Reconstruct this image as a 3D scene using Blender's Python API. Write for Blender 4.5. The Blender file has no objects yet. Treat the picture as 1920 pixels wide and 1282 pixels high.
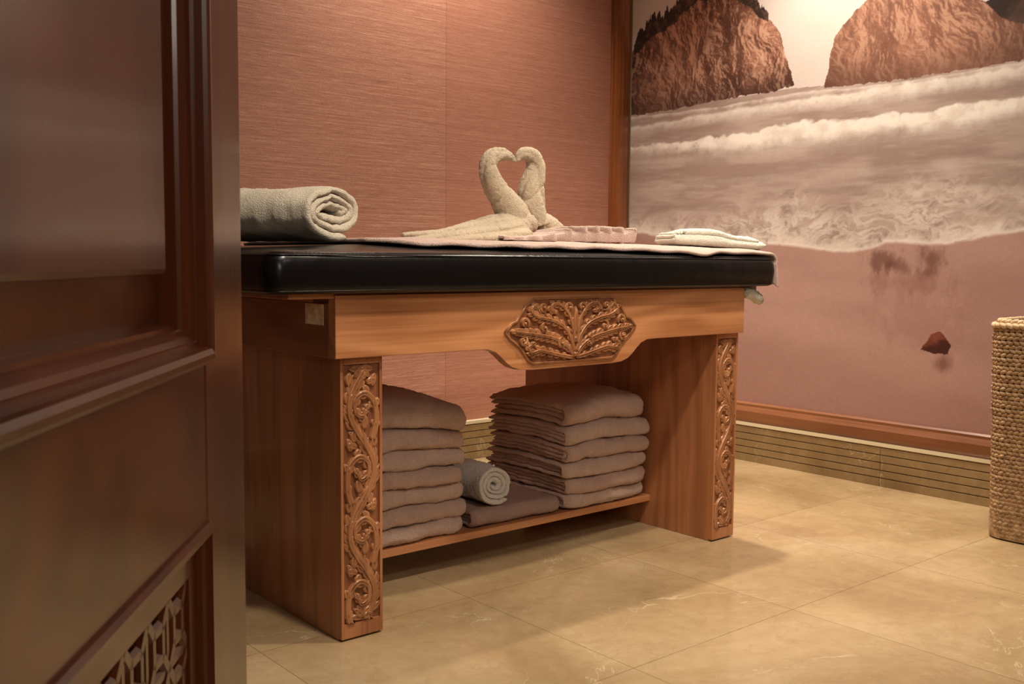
import bpy, bmesh, math, random
import numpy as np
from mathutils import Vector, Matrix, noise as mn
random.seed(7)
S = bpy.context.scene
C = S.collection
S.view_settings.view_transform = 'Standard'
S.view_settings.look = 'None'
S.view_settings.exposure = 0.0
PI = math.pi

# ------------------------------------------------------------------ camera
FPX = 1890.0
YAW, PITCH, ROLL = math.radians(40.1), math.radians(4.66), math.radians(0.45)
CAMH = 0.75
Fh = Vector((math.sin(YAW), math.cos(YAW), 0)); Rh = Vector((math.cos(YAW), -math.sin(YAW), 0))
f3 = Fh*math.cos(PITCH) - Vector((0, 0, 1))*math.sin(PITCH)
up0 = Fh*math.sin(PITCH) + Vector((0, 0, 1))*math.cos(PITCH)
r3 = Rh*math.cos(ROLL) + up0*math.sin(ROLL)
u3 = up0*math.cos(ROLL) - Rh*math.sin(ROLL)
CP = Vector((0, 0, CAMH))
cd = bpy.data.cameras.new('camera'); cam = bpy.data.objects.new('camera', cd); C.objects.link(cam)
cd.sensor_width = 36; cd.lens = FPX/1920*36; cd.clip_start = 0.02
cam.matrix_world = Matrix(((r3.x, u3.x, -f3.x, 0), (r3.y, u3.y, -f3.y, 0), (r3.z, u3.z, -f3.z, CAMH), (0, 0, 0, 1)))
cd.dof.use_dof = True; cd.dof.focus_distance = 2.1; cd.dof.aperture_fstop = 22.0
S.camera = cam
def ray(px, py): return f3 + r3*((px-960)/FPX) - u3*((py-641)/FPX)
def at_x(px, py, x): d = ray(px, py); return CP + d*(x/d.x)
def at_y(px, py, y): d = ray(px, py); return CP + d*(y/d.y)

# ------------------------------------------------------------------ object helpers
def tag(o, label, cat, group=None):
    o['label'] = label; o['category'] = cat
    if group: o['group'] = group
    return o
def thing(name, label, cat, loc, group=None):
    o = bpy.data.objects.new(name, None); C.objects.link(o); o.location = loc
    o.empty_display_size = 0.1
    return tag(o, label, cat, group)
def wloc(o):
    v = Vector(o.location)
    while o.parent: o = o.parent; v += Vector(o.location)
    return v
def obj(name, bm, mat, parent=None, smooth=False, origin=True, recalc=True):
    if recalc: bmesh.ops.recalc_face_normals(bm, faces=bm.faces)
    me = bpy.data.meshes.new(name); bm.to_mesh(me); bm.free()
    return link(name, me, mat, parent, smooth, origin)
def link(name, me, mat, parent=None, smooth=False, origin=True):
    o = bpy.data.objects.new(name, me); C.objects.link(o)
    if mat: me.materials.append(mat)
    if smooth: me.polygons.foreach_set('use_smooth', [True]*len(me.polygons))
    if parent:
        me.transform(Matrix.Translation(-wloc(parent))); o.parent = parent
    elif origin:
        n = len(me.vertices); a = np.empty(n*3); me.vertices.foreach_get('co', a); a = a.reshape(-1, 3)
        lo, hi = a.min(0), a.max(0)
        c = Vector(((lo[0]+hi[0])/2, (lo[1]+hi[1])/2, lo[2]))
        me.transform(Matrix.Translation(-c)); o.location = c
    return o
def struct(name, bm, mat, smooth=False, **k):
    o = obj(name, bm, mat, None, smooth, origin=False, **k); o['kind'] = 'structure'; return o
def box(bm, x0, x1, y0, y1, z0, z1, bev=0.0, seg=2, M=None):
    t = bmesh.new()
    v = [t.verts.new((x, y, z)) for x in (x0, x1) for y in (y0, y1) for z in (z0, z1)]
    for f in ((0,1,3,2),(4,6,7,5),(0,4,5,1),(2,3,7,6),(0,2,6,4),(1,5,7,3)): t.faces.new([v[i] for i in f])
    bmesh.ops.recalc_face_normals(t, faces=t.faces)
    if bev > 0: bmesh.ops.bevel(t, geom=list(t.edges), offset=bev, segments=seg, affect='EDGES', profile=0.5)
    if M: t.transform(M)
    me = bpy.data.meshes.new('tmp'); t.to_mesh(me); t.free(); bm.from_mesh(me); bpy.data.meshes.remove(me)
def bx(*a, **k): bm = bmesh.new(); box(bm, *a, **k); return bm
def prism(bm, pts, fn, d0, d1, bev=0):
    t = bmesh.new()
    a = [t.verts.new(fn(u, v, d0)) for u, v in pts]; b = [t.verts.new(fn(u, v, d1)) for u, v in pts]
    t.faces.new(a); t.faces.new(b[::-1])
    n = len(pts)
    for i in range(n): t.faces.new((a[i], a[(i+1) % n], b[(i+1) % n], b[i]))
    bmesh.ops.recalc_face_normals(t, faces=t.faces)
    if bev:
        es = [e for e in t.edges if all(v in b for v in e.verts) or all(v in a for v in e.verts)]
        bmesh.ops.bevel(t, geom=es, offset=bev, segments=2, affect='EDGES', profile=0.5)
    me = bpy.data.meshes.new('tmp'); t.to_mesh(me); t.free(); bm.from_mesh(me); bpy.data.meshes.remove(me)
def catmull(P, n=8):
    P = [Vector(p) for p in P]; Q = [P[0]*2-P[1]]+P+[P[-1]*2-P[-2]]; out = []
    for i in range(1, len(Q)-2):
        for k in range(n):
            t = k/n
            out.append(0.5*((2*Q[i])+(Q[i+1]-Q[i-1])*t+(2*Q[i-1]-5*Q[i]+4*Q[i+1]-Q[i+2])*t*t+(3*Q[i]-3*Q[i+1]-Q[i-1]+Q[i+2])*t**3))
    out.append(P[-1]); return out
def tube(bm, P, rad, n=12, mod=None, flat=1.0):
    prev = None; rings = []
    for i, p in enumerate(P):
        t = (P[min(i+1, len(P)-1)]-P[max(i-1, 0)]).normalized()
        if prev is None: a = t.cross(Vector((0, 1, 0.01))).normalized()
        else: a = (prev - t*prev.dot(t)).normalized()
        prev = a; b = t.cross(a)
        r = rad[i] if hasattr(rad, '__len__') else rad
        ring = []
        for k in range(n):
            th = 2*PI*k/n; rr = r*(mod(i/(len(P)-1), th) if mod else 1)
            o = a*math.cos(th)*rr + b*math.sin(th)*rr; o.z *= flat
            ring.append(bm.verts.new(p+o))
        rings.append(ring)
    for i in range(len(rings)-1):
        for k in range(n): bm.faces.new((rings[i][k], rings[i][(k+1) % n], rings[i+1][(k+1) % n], rings[i+1][k]))
    bm.faces.new(rings[0]); bm.faces.new(rings[-1][::-1])

# ------------------------------------------------------------------ materials
def s2l(c): return tuple(((x/255)/12.92 if x/255 <= .04045 else (((x/255)+.055)/1.055)**2.4) for x in c)
class NT:
    def __init__(s, name):
        s.m = bpy.data.materials.new(name); s.m.use_nodes = True; s.t = s.m.node_tree
        s.b = s.t.nodes['Principled BSDF']; s.o = s.t.nodes['Material Output']
        s.tc = s.t.nodes.new('ShaderNodeTexCoord')
    def n(s, ty, props=None, **inp):
        nd = s.t.nodes.new(ty)
        for k, v in (props or {}).items(): setattr(nd, k, v)
        for k, v in inp.items(): s.set(nd.inputs[k.replace('_', ' ')], v)
        return nd
    def set(s, sock, v):
        if isinstance(v, bpy.types.NodeSocket): s.t.links.new(v, sock)
        elif isinstance(v, bpy.types.Node): s.t.links.new(v.outputs[0], sock)
        else:
            if hasattr(sock.default_value, '__len__') and len(sock.default_value) == 4 and len(v) == 3: v = (*v, 1)
            sock.default_value = v
    def P(s, k, v): s.set(s.b.inputs[k], v)
    def map(s, scale, rot=(0,0,0), loc=(0,0,0)):
        m = s.n('ShaderNodeMapping'); s.t.links.new(s.tc.outputs['Object'], m.inputs[0])
        m.inputs['Scale'].default_value = scale; m.inputs['Rotation'].default_value = rot; m.inputs['Location'].default_value = loc
        return m.outputs[0]
    def noise(s, vec, scale, detail=3, rough=.5, dist=0):
        return s.n('ShaderNodeTexNoise', None, Vector=vec, Scale=scale, Detail=detail, Roughness=rough, Distortion=dist).outputs[0]
    def math(s, op, a, b=0.0, clamp=False):
        m = s.n('ShaderNodeMath', {'operation': op, 'use_clamp': clamp}); s.set(m.inputs[0], a); s.set(m.inputs[1], b); return m.outputs[0]
    def mix(s, fac, a, b, blend='MIX'):
        m = s.n('ShaderNodeMix', {'data_type': 'RGBA', 'blend_type': blend})
        s.set(m.inputs[0], fac); s.set(m.inputs[6], a); s.set(m.inputs[7], b); return m.outputs[2]
    def ramp(s, fac, stops):
        r = s.n('ShaderNodeValToRGB'); s.set(r.inputs[0], fac); e = r.color_ramp.elements
        while len(e) < len(stops): e.new(.5)
        for i, (p, c) in enumerate(stops):
            e[i].position = p; e[i].color = (*c, 1) if len(c) == 3 else c
        return r.outputs[0]
    def bump(s, h, strength=.3, dist=.002, nrm=None):
        b = s.n('ShaderNodeBump', None, Height=h, Strength=strength, Distance=dist)
        if nrm: s.set(b.inputs['Normal'], nrm)
        return b.outputs[0]
def wood(name, dark, light, axis='z', rough=.35, coat=.3, k=10, sc=1.0, bump=.08, fw=.5, rw=.28):
    m = NT(name)
    st = {'x': (1.0, 9, 9), 'y': (9, 1.0, 9), 'z': (9, 9, 1.0)}[axis]; st = tuple(a*sc for a in st)
    st2 = {'x': (3, 160, 160), 'y': (160, 3, 160), 'z': (160, 160, 3)}[axis]
    n1 = m.noise(m.map(st), .7, 2, .45, .3)
    rings = m.math('SINE', m.math('MULTIPLY', n1, k*6.28/2))
    rings = m.math('MULTIPLY_ADD', rings, .5); m.t.nodes[-1].inputs[2].default_value = .5
    fib = m.noise(m.map(st2), 1.0, 3, .6)
    big = m.noise(m.map((1, 1, 1)), 3.0, 2)
    f = m.math('ADD', m.math('MULTIPLY', rings, rw), m.math('MULTIPLY', fib, fw))
    f = m.math('ADD', f, m.math('MULTIPLY', m.math('SUBTRACT', big, .44), .5))
    mid = tuple((a+b)/2 for a, b in zip(dark, light))
    m.P('Base Color', m.ramp(f, [(.12, dark), (.42, mid), (.78, light)]))
    m.P('Roughness', m.math('MULTIPLY_ADD', fib, .12)); m.t.nodes[-1].inputs[2].default_value = rough
    m.P('Coat Weight', coat); m.P('Coat Roughness', .12)
    if bump: m.P('Normal', m.bump(fib, bump, .001))
    return m.m
def towel_mat(name, col, var=.12, weave=420):
    m = NT(name)
    a = m.noise(m.map((1, 1, 1)), weave, 2, .7); b = m.noise(m.map((1, 1, 1)), 26, 4, .6)
    lo = tuple(c*(1-var*2) for c in col); hi = tuple(min(1, c*(1+var)) for c in col)
    m.P('Base Color', m.ramp(m.math('ADD', m.math('MULTIPLY', a, .65), m.math('MULTIPLY', b, .35)), [(.32, lo), (.68, hi)]))
    m.P('Roughness', .95); m.P('Sheen Weight', .2); m.P('Sheen Roughness', .5); m.P('Specular IOR Level', .1)
    m.P('Normal', m.bump(a, 1.0, .007, m.bump(b, .4, .007)))
    return m.m
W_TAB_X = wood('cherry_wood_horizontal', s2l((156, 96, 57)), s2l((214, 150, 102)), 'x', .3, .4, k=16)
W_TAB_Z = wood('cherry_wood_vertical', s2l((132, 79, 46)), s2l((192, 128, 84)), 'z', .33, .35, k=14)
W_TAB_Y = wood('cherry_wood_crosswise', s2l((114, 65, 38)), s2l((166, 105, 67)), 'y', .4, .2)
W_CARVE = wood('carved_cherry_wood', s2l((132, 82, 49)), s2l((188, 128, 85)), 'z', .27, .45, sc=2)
W_RECESS = wood('shaded_carving_ground', s2l((108, 64, 38)), s2l((146, 92, 58)), 'z', .45, .1, sc=2)  # recess shade behind the relief put into a darker wood colour
W_DOOR_Z = wood('mahogany_vertical', s2l((58, 23, 9)), s2l((120, 58, 26)), 'z', .24, .35, k=8, bump=0, fw=.35, rw=.38)
W_DOOR_X = wood('mahogany_horizontal', s2l((60, 24, 9)), s2l((122, 60, 27)), 'x', .24, .35, k=8, bump=0, fw=.35, rw=.38)
W_TRIM = wood('amber_trim_wood', s2l((106, 57, 26)), s2l((168, 99, 52)), 'z', .22, .8, k=8)
W_TRIMH = wood('amber_trim_wood_level', s2l((104, 62, 38)), s2l((150, 96, 62)), 'y', .3, .5, k=8)
T_BEIGE = towel_mat('beige_terry', s2l((214, 192, 164)), .12)
T_PINK = towel_mat('pink_terry', s2l((224, 192, 178)), .09)
T_STACK = towel_mat('rose_terry', s2l((242, 206, 184)), .13)
T_STACK2 = towel_mat('dusky_rose_terry', s2l((236, 197, 175)), .13)
T_MAUVE = towel_mat('mauve_terry', s2l((200, 162, 145)), .12)
T_WHITE = towel_mat('white_terry', s2l((253, 246, 234)), .03)
T_ROLL = towel_mat('ecru_terry', s2l((236, 221, 198)), .06)
T_LINEN = towel_mat('white_linen', s2l((240, 236, 220)), .03, 300)

m = NT('black_leather')
a = m.noise(m.map((1, 1, 1)), 240, 3, .6); b = m.noise(m.map((1, 1, 1)), 9, 3, .5, .5)
m.P('Base Color', (.006, .005, .005)); m.P('Roughness', .26); m.P('Specular IOR Level', .36)
m.P('Normal', m.bump(a, .12, .001, m.bump(b, .3, .012))); LEATHER = m.m
m = NT('seam_thread'); m.P('Base Color', (.05, .035, .03)); m.P('Roughness', .6); THREAD = m.m

m = NT('grasscloth_wallpaper')
tilt = (0, math.radians(1.2), 0)
st = m.noise(m.map((16, 9, 560), rot=tilt), 1.0, 4, .6); s2 = m.noise(m.map((1.6, 2, 230), rot=tilt), 1.0, 4, .6); s3 = m.noise(m.map((300, 60, 640)), 1.0, 2, .5)
sep = m.n('ShaderNodeSeparateXYZ'); m.t.links.new(m.tc.outputs['Object'], sep.inputs[0])
f = m.math('ADD', m.math('MULTIPLY', st, .38), m.math('ADD', m.math('MULTIPLY', s2, .32), m.math('MULTIPLY', s3, .30)))
col = m.ramp(f, [(.35, s2l((136, 88, 72))), (.52, s2l((180, 128, 108))), (.68, s2l((222, 180, 156)))])
seam = m.math('LESS_THAN', m.math('ABSOLUTE', m.math('SUBTRACT', sep.outputs[0], 2.19)), .0012)
side = m.math('GREATER_THAN', sep.outputs[0], 2.19)
col = m.mix(m.math('MULTIPLY', side, .35), col, s2l((166, 108, 90)), 'MIX')
col = m.mix(m.math('MULTIPLY', seam, .5), col, s2l((116, 72, 58)))
m.P('Base Color', col); m.P('Roughness', .42); m.P('Normal', m.bump(st, .3, .0015, m.bump(s3, .3, .001))); WALLPAPER = m.m
m = NT('painted_plaster'); m.P('Base Color', s2l((140, 118, 98))); m.P('Roughness', .8)
m.P('Normal', m.bump(m.noise(m.map((1, 1, 1)), 60, 3), .1, .002)); PLASTER = m.m
m = NT('ceiling_paint'); m.P('Base Color', s2l((176, 164, 148))); m.P('Roughness', .9)
m.P('Normal', m.bump(m.noise(m.map((1, 1, 1)), 90, 3), .08, .001)); CEIL = m.m

def marble(name, c0, c1, c2, joints):
    m = NT(name)
    v = m.map((1, 1, 1))
    big = m.noise(v, 2.0, 5, .55, .8); fine = m.noise(v, 30, 5, .65)
    col = m.ramp(m.math('ADD', m.math('MULTIPLY', big, .75), m.math('MULTIPLY', fine, .25)), [(.30, c0), (.5, c1), (.70, c2)])
    w = m.noise(v, 1.9, 6, .6, .8)
    vein = m.math('SUBTRACT', 1.0, m.math('MULTIPLY', m.math('ABSOLUTE', m.math('SUBTRACT', w, .5)), 220), True)
    vm = m.math('MULTIPLY', vein, m.math('MULTIPLY', m.math('SUBTRACT', m.noise(v, 4.3, 3), .45, True), 5, True))
    col = m.mix(m.math('MULTIPLY', vm, .5), col, s2l((234, 220, 190)))
    w2 = m.noise(v, 5.5, 5, .6, 1.2)
    vein2 = m.math('SUBTRACT', 1.0, m.math('MULTIPLY', m.math('ABSOLUTE', m.math('SUBTRACT', w2, .52)), 60), True)
    col = m.mix(m.math('MULTIPLY', vein2, .25), col, c0)
    m.P('Roughness', m.math('MULTIPLY_ADD', fine, .06)); m.t.nodes[-1].inputs[2].default_value = .08
    m.P('Specular IOR Level', .7)
    if joints:
        br = m.n('ShaderNodeTexBrick', {'offset': 0.0, 'squash': 1.0})
        m.set(br.inputs['Vector'], m.map((1, 1, 1), loc=(-.84+2, -1.235+2, 0)))
        br.inputs['Scale'].default_value = 1; br.inputs['Brick Width'].default_value = .5; br.inputs['Row Height'].default_value = .5
        br.inputs['Mortar Size'].default_value = .0009; br.inputs['Mortar Smooth'].default_value = .1
        br.inputs['Color1'].default_value = (.84, .82, .79, 1); br.inputs['Color2'].default_value = (1, 1, 1, 1); br.inputs['Bias'].default_value = 0
        br.inputs['Mortar'].default_value = (.42, .36, .28, 1)
        col = m.mix(.85, col, br.outputs[0], 'MULTIPLY')
        m.P('Normal', m.bump(m.math('SUBTRACT', 1.0, br.outputs[1]), .3, .001))
    m.P('Base Color', col); return m.m
FLOOR = marble('beige_marble_tiles', s2l((152, 126, 92)), s2l((179, 153, 116)), s2l((202, 178, 142)), True)
SKIRT = marble('olive_marble', s2l((114, 91, 59)), s2l((140, 116, 80)), s2l((162, 139, 101)), False)
m = NT('cream_edge_strip'); m.P('Base Color', s2l((220, 208, 176))); m.P('Roughness', .4)
m.P('Normal', m.bump(m.noise(m.map((1, 1, 1)), 40, 2), .05, .001)); CREAM = m.m
def grass(name, a0, a1):
    m = NT(name)
    a = m.noise(m.map((1, 1, 1)), 60, 4, .6); m.P('Base Color', m.ramp(a, [(.3, s2l(a0)), (.7, s2l(a1))]))
    m.P('Roughness', .6); m.P('Normal', m.bump(m.noise(m.map((1, 1, 6)), 180, 2), .4, .001)); return m.m
GRASS = grass('seagrass', (122, 90, 60), (200, 166, 124)); GRASSL = grass('pale_seagrass', (176, 142, 102), (230, 204, 164))
m = NT('paper_patch'); m.P('Base Color', m.ramp(m.noise(m.map((1, 1, 1)), 60, 4), [(.35, s2l((220, 190, 150))), (.6, s2l((244, 230, 205)))])); m.P('Roughness', .8); PATCH = m.m
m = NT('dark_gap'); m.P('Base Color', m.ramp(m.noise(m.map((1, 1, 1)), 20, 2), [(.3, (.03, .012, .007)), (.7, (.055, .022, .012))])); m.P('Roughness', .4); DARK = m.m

# ------------------------------------------------------------------ room
WX, WY = 3.12, 2.98
X0, Y0, CZ = -1.2, -1.3, 2.6
struct('floor', bx(X0-.1, WX+.1, Y0-.1, WY+.1, -.05, 0), FLOOR)
struct('ceiling', bx(X0-.1, WX+.1, Y0-.1, WY+.1, CZ, CZ+.05), CEIL)
struct('wall_back', bx(X0, WX+.1, WY, WY+.1, 0, CZ), WALLPAPER)
struct('wall_right', bx(WX+.004, WX+.1, Y0, WY, 0, CZ), PLASTER)
struct('wall_left', bx(X0-.1, X0, Y0, WY, 0, CZ), PLASTER)
struct('wall_front', bx(X0-.1, WX+.1, Y0-.1, Y0, 0, CZ), PLASTER)
def skirting(name, fn, a0, a1):
    bm = bmesh.new(); zs = [0, .03, .056, .082, .108, .134]
    for i in range(5):
        L = a0
        while L < a1-.001:
            E = min(a1, L+.6); fn(bm, L+.0006, E-.0006, zs[i], zs[i+1]-.003, .018, .0012); L = E
        fn(bm, a0, a1, zs[i+1]-.004, zs[i+1], .012, 0)
    o = struct(name, bm, SKIRT)
    bm = bmesh.new(); fn(bm, a0, a1, .134, .148, .02, .002)
    obj('edge_strip', bm, CREAM, o)
skirting('baseboard_right', lambda bm, a, b, z0, z1, t, bv: box(bm, WX-t, WX+.006, WY-b, WY-a, z0, z1, bv), .02, 3.9)
skirting('baseboard_back', lambda bm, a, b, z0, z1, t, bv: box(bm, WX-b, WX-a, WY-t, WY+.001, z0, z1, bv), 0, 4.2)
bm = bmesh.new()
prof = [(3.028, 2.98), (3.030, 2.966), (3.038, 2.966), (3.042, 2.958), (3.055, 2.951), (3.075, 2.948), (3.1, 2.950), (3.12, 2.955), (3.12, 2.98)]
prism(bm, prof, lambda u, v, d: (u, v, d), .148, CZ)
struct('trim_1', bm, W_TRIM)
def rail_prof(zb, h): return [(WX+.006, zb), (WX-.016, zb), (WX-.022, zb+h*.15), (WX-.022, zb+h*.55), (WX-.012, zb+h*.8), (WX-.012, zb+h*.92), (WX-.006, zb+h), (WX+.006, zb+h)]
bm = bmesh.new(); prism(bm, rail_prof(.148, .074), lambda u, v, d: (u, d, v), Y0, 2.948); struct('trim_2', bm, W_TRIMH)
bm = bmesh.new(); prism(bm, rail_prof(2.0, .08), lambda u, v, d: (u, d, v), Y0, 2.948); struct('trim_3', bm, W_TRIMH)

# ------------------------------------------------------------------ mural (flat printed picture, painted per vertex)
rng = np.random.default_rng(3); TAB = rng.random((256, 256)); TB2 = rng.random((256, 256))
def vn(x, y):
    xi = np.floor(x).astype(int); yi = np.floor(y).astype(int); fx = x-xi; fy = y-yi
    fx = fx*fx*(3-2*fx); fy = fy*fy*(3-2*fy); g = lambda i, j: TAB[(xi+i) & 255, (yi+j) & 255]
    return (g(0,0)*(1-fx)+g(1,0)*fx)*(1-fy)+(g(0,1)*(1-fx)+g(1,1)*fx)*fy
def fbm(x, y, o=5, gain=.5):
    s = 0; a = 1; t = 0
    for i in range(o): s = s+a*vn(x*2**i+17.3*i, y*2**i+9.1*i); t += a; a *= gain
    return s/t
def worley(x, y):
    xi = np.floor(x).astype(int); yi = np.floor(y).astype(int)
    f1 = np.full(x.shape, 9.0); f2 = np.full(x.shape, 9.0)
    for i in (-1, 0, 1):
        for j in (-1, 0, 1):
            a = (xi+i) & 255; b = (yi+j) & 255
            d = np.hypot(xi+i+TAB[a, b]-x, yi+j+TB2[a, b]-y)
            f2 = np.minimum(f2, np.maximum(f1, d)); f1 = np.minimum(f1, d)
    return f2-f1
def mw(px, py): p = at_x(px, py, WX); return (2.948-p.y, p.z)
def line(pts):
    q = sorted(mw(*p) for p in pts); return np.array([a for a, b in q]), np.array([b for a, b in q])
NW, NZ = 800, 740
wv = np.linspace(0, 2.1, NW); zv = np.linspace(.222, 2.0, NZ)
Wg, Zg = np.meshgrid(wv, zv, indexing='ij')
def L(pts): a, b = line(pts); return np.interp(Wg, a, b)
def sm(a, b, x): t = np.clip((x-a)/(b-a), 0, 1); return t*t*(3-2*t)
def inpoly(poly, x, y):
    ins = np.zeros(x.shape, bool); n = len(poly)
    for i in range(n):
        x1, y1 = poly[i]; x2, y2 = poly[(i+1) % n]
        if y1 == y2: continue
        c = ((y1 > y) != (y2 > y)) & (x < (x2-x1)*(y-y1)/(y2-y1)+x1); ins ^= c
    return ins
def c(r, g, b): return np.array(s2l((r, g, b)))
def mixc(A, B, t): return A*(1-t[..., None])+B*t[..., None]
Z3 = np.zeros(Wg.shape+(3,))
col = Z3+c(222, 210, 204)
col = mixc(col, c(202, 186, 178), sm(.3, .8, fbm(Wg*1.5, Zg*3, 4))*.6)
nz1 = fbm(Wg*14, Zg*14, 5); nz2 = fbm(Wg*45+5, Zg*45, 5, .6); nz3 = fbm(Wg*5+3, Zg*5, 4); nzh = fbm(Wg*5+7, Zg*30, 5, .5); nzf = fbm(Wg*160, Zg*200, 3)
L0 = L([(1177,216),(1300,196),(1480,166),(1550,160),(1700,146),(1920,108),(2050,90)])
TZ = Zg-(L([(1177,260),(1500,232),(1920,180),(2050,160)]))
sea = Zg < L0
rip = fbm(Wg*7+2, TZ*80, 4, .55)
seac = mixc(Z3+c(160,138,129), c(182,162,153), sm(.35, .7, nzh))
seac = mixc(seac, c(140,118,110), sm(.5, .85, rip)*.3)
seac = mixc(seac, c(198,180,171), sm(.56, .85, fbm(Wg*12+9, TZ*120, 4))*.3)
col = np.where(sea[..., None], seac, col)
r1 = [mw(*p) for p in [(1150,120),(1182,98),(1196,80),(1204,62),(1214,48),(1236,42),(1250,26),(1262,22),(1280,2),(1296,-14),(1330,-28),(1380,-26),(1405,-6),(1428,18),(1448,42),(1464,70),(1474,100),(1482,135),(1488,160),(1440,174),(1380,182),(1300,197),(1220,212),(1150,222)]]
r2 = [mw(*p) for p in [(1546,164),(1552,134),(1556,104),(1562,74),(1578,50),(1600,24),(1624,0),(1650,-30),(1760,-50),(1820,-12),(1846,2),(1868,-6),(1900,-20),(2100,-30),(2100,95),(1920,112),(1700,148)]]
r3p = [mw(*p) for p in [(1838,-60),(1846,0),(1862,18),(1884,34),(1920,44),(2100,60),(2100,-60)]]
jx = Wg+(nz1-.5)*.022; jz = Zg+(nz2-.5)*.018
k1 = inpoly(r1, jx, jz); k2 = inpoly(r2, jx, jz); k3 = inpoly(r3p, jx, jz)
facet = worley(Wg*7+nz1*2.2, Zg*4.5+nz3*2+nz1)
hgt = fbm(Wg*6+nz3*2, Zg*4.5, 6, .6)
F1 = fbm(Wg*9+nz3*1.5, Zg*6, 7, .56)
gx = np.gradient(F1, axis=0)*85+np.gradient(F1, axis=1)*55
rb = mixc(Z3+c(116,74,58), c(172,122,100), sm(.32, .68, hgt))
rb = mixc(rb, c(222,178,152), sm(.05, 1.3, gx)*.62)
rb = mixc(rb, c(62,38,32), sm(.0, -1.3, gx)*.62)
rb = mixc(rb, c(50,32,28), (1-sm(0, .08, facet))*.4)
rb = mixc(rb, c(222,184,162), sm(.6, .8, nz2)*.32)
rb = mixc(rb, c(58,36,32), (1-sm(0, .12, Zg-L0))*.6)
def dome_sh(px0, px1, top, bot):
    a, b = mw(px0, 60)[0], mw(px1, 60)[0]; t = (Wg-a)/(b-a)*2-1
    zt, zb_ = mw((px0+px1)/2, top)[1], mw((px0+px1)/2, bot)[1]; s = np.clip((Zg-zb_)/(zt-zb_), 0, 1)
    return np.clip(.45+.35*t+.35*s-.55*np.abs(t)**4, 0, 1)
d1 = dome_sh(1170, 1490, -30, 200); rb1 = rb*(.66+.5*d1)[..., None]
col = np.where(k1[..., None], rb1, col)
rbb = mixc(rb, c(156,108,88), np.zeros(Zg.shape)+.4)
d2 = dome_sh(1540, 1860, -40, 150); rbb = rbb*(.74+.42*d2)[..., None]
rbb = np.where(k3[..., None], mixc(Z3+c(48,34,32), c(96,70,60), sm(.4,.7,hgt)), rbb)
col = np.where(k2[..., None], rbb, col)
ta, tb = line([(1182,98),(1204,62),(1214,48),(1250,28),(1280,2),(1300,-14),(1370,-28),(1405,-6),(1440,36),(1464,70)])
top = np.interp(Wg, ta, tb)
spk = fbm(Wg*60, Zg*4, 3, .8)*.085
depth = np.interp(Wg, [mw(1180,0)[0], mw(1260,0)[0], mw(1330,0)[0], mw(1400,0)[0], mw(1450,0)[0]], [.04, .07, .05, .05, .0])
veg = (Zg < top+spk-.025) & (Zg > top-depth*(.3+nz1*1.3)) & (Wg < mw(1440,30)[0]) & (Wg > .01)
col = np.where(veg[..., None], mixc(Z3+c(48,38,36), c(98,74,62), sm(.5,.8,nz2)), col)
puff = np.abs(fbm(Wg*13, Zg*15, 5, .5)-.5)*2
def band(pt, pb, rough=.02, a=1.0, tone=(246,239,230), soft=.02):
    global col
    t = L(pt)+(puff-.2)*rough*1.8+(nz3-.5)*rough*1.2; b = L(pb)+(nz1-.5)*rough*1.4
    mk = sm(0, soft*.45, t-Zg)*sm(-soft*.6, soft*1.4, Zg-b+(nz2-.5)*.02)*a*sm(.1, .42, nz2+.1)
    cc = mixc(Z3+c(*tone), c(210,192,180), sm(.42, .75, fbm(Wg*22, Zg*28, 6, .6))*.5)
    col = mixc(col, cc, mk)
band([(1177,238),(1350,207),(1500,184),(1700,153),(1920,121),(2050,101)], [(1177,253),(1350,226),(1500,207),(1700,185),(1920,151),(2050,133)], .009, .7, soft=.026)
band([(1177,220),(1350,199),(1480,175),(1700,151),(1920,114)], [(1177,226),(1350,206),(1480,182),(1700,160),(1920,124)], .005, .5, soft=.01)
band([(1195,270),(1300,259),(1400,245),(1500,227),(1600,218),(1750,205),(1920,174),(2050,152)], [(1195,286),(1300,285),(1400,280),(1500,268),(1600,256),(1750,244),(1920,217),(2050,199)], .015, .95, soft=.026)
band([(1230,292),(1500,258),(1600,246),(1750,234),(1920,212)], [(1230,308),(1500,292),(1600,280),(1750,264),(1920,246)], .014, .25, soft=.05)
band([(1190,350),(1500,318),(1700,306),(1920,292),(2050,285)], [(1190,362),(1500,332),(1700,322),(1920,308),(2050,302)], .008, .25, soft=.04)
La = L([(1177,385),(1350,362),(1600,325),(1920,300),(2050,290)])
SH = L([(1177,436),(1300,446),(1420,456),(1470,462),(1560,468),(1600,466),(1660,450),(1720,452),(1770,458),(1840,444),(1920,428),(2050,412)])
SHn = SH+(nz3-.5)*.025+(nz1-.5)*.012
rdg = np.abs(fbm(Wg*11+nz1*2.4+nz3*2, Zg*30+nz3*6+nz1*2, 6, .62)-.5)*2
wa = worley(Wg*20+nz1*3.5+nz2*1.5, Zg*60+nz3*6+nz1*5)
lw = sm(0, .20, La-Zg+(nz3-.5)*.2)
col = mixc(col, c(206,187,176), lw*.55*sm(.33,.6,nz1))
dens = sm(.30, .66, fbm(Wg*4+1, Zg*10+3, 5))
foam = np.clip((1-sm(.02, .34, rdg))*.8+(1-sm(.0, .36, wa))*.4*dens+sm(.50,.72,nz2)*.4*dens, 0, 1)*(.5+.5*dens)
col = mixc(col, c(240,229,220), lw*foam*.74)
col = mixc(col, c(240,228,219), sm(.04, .0, np.abs(Zg-SHn-.014))*.6*sm(.35,.6,nz1))
sand = mixc(Z3+c(172,134,125), c(188,151,141), sm(.3, .75, fbm(Wg*2.2, Zg*5, 4)))
sand = mixc(sand, c(154,114,105), sm(.35, .0, Zg-.222)*.5)
sand = sand*(1+(nzf-.5)*.08)[..., None]
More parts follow.
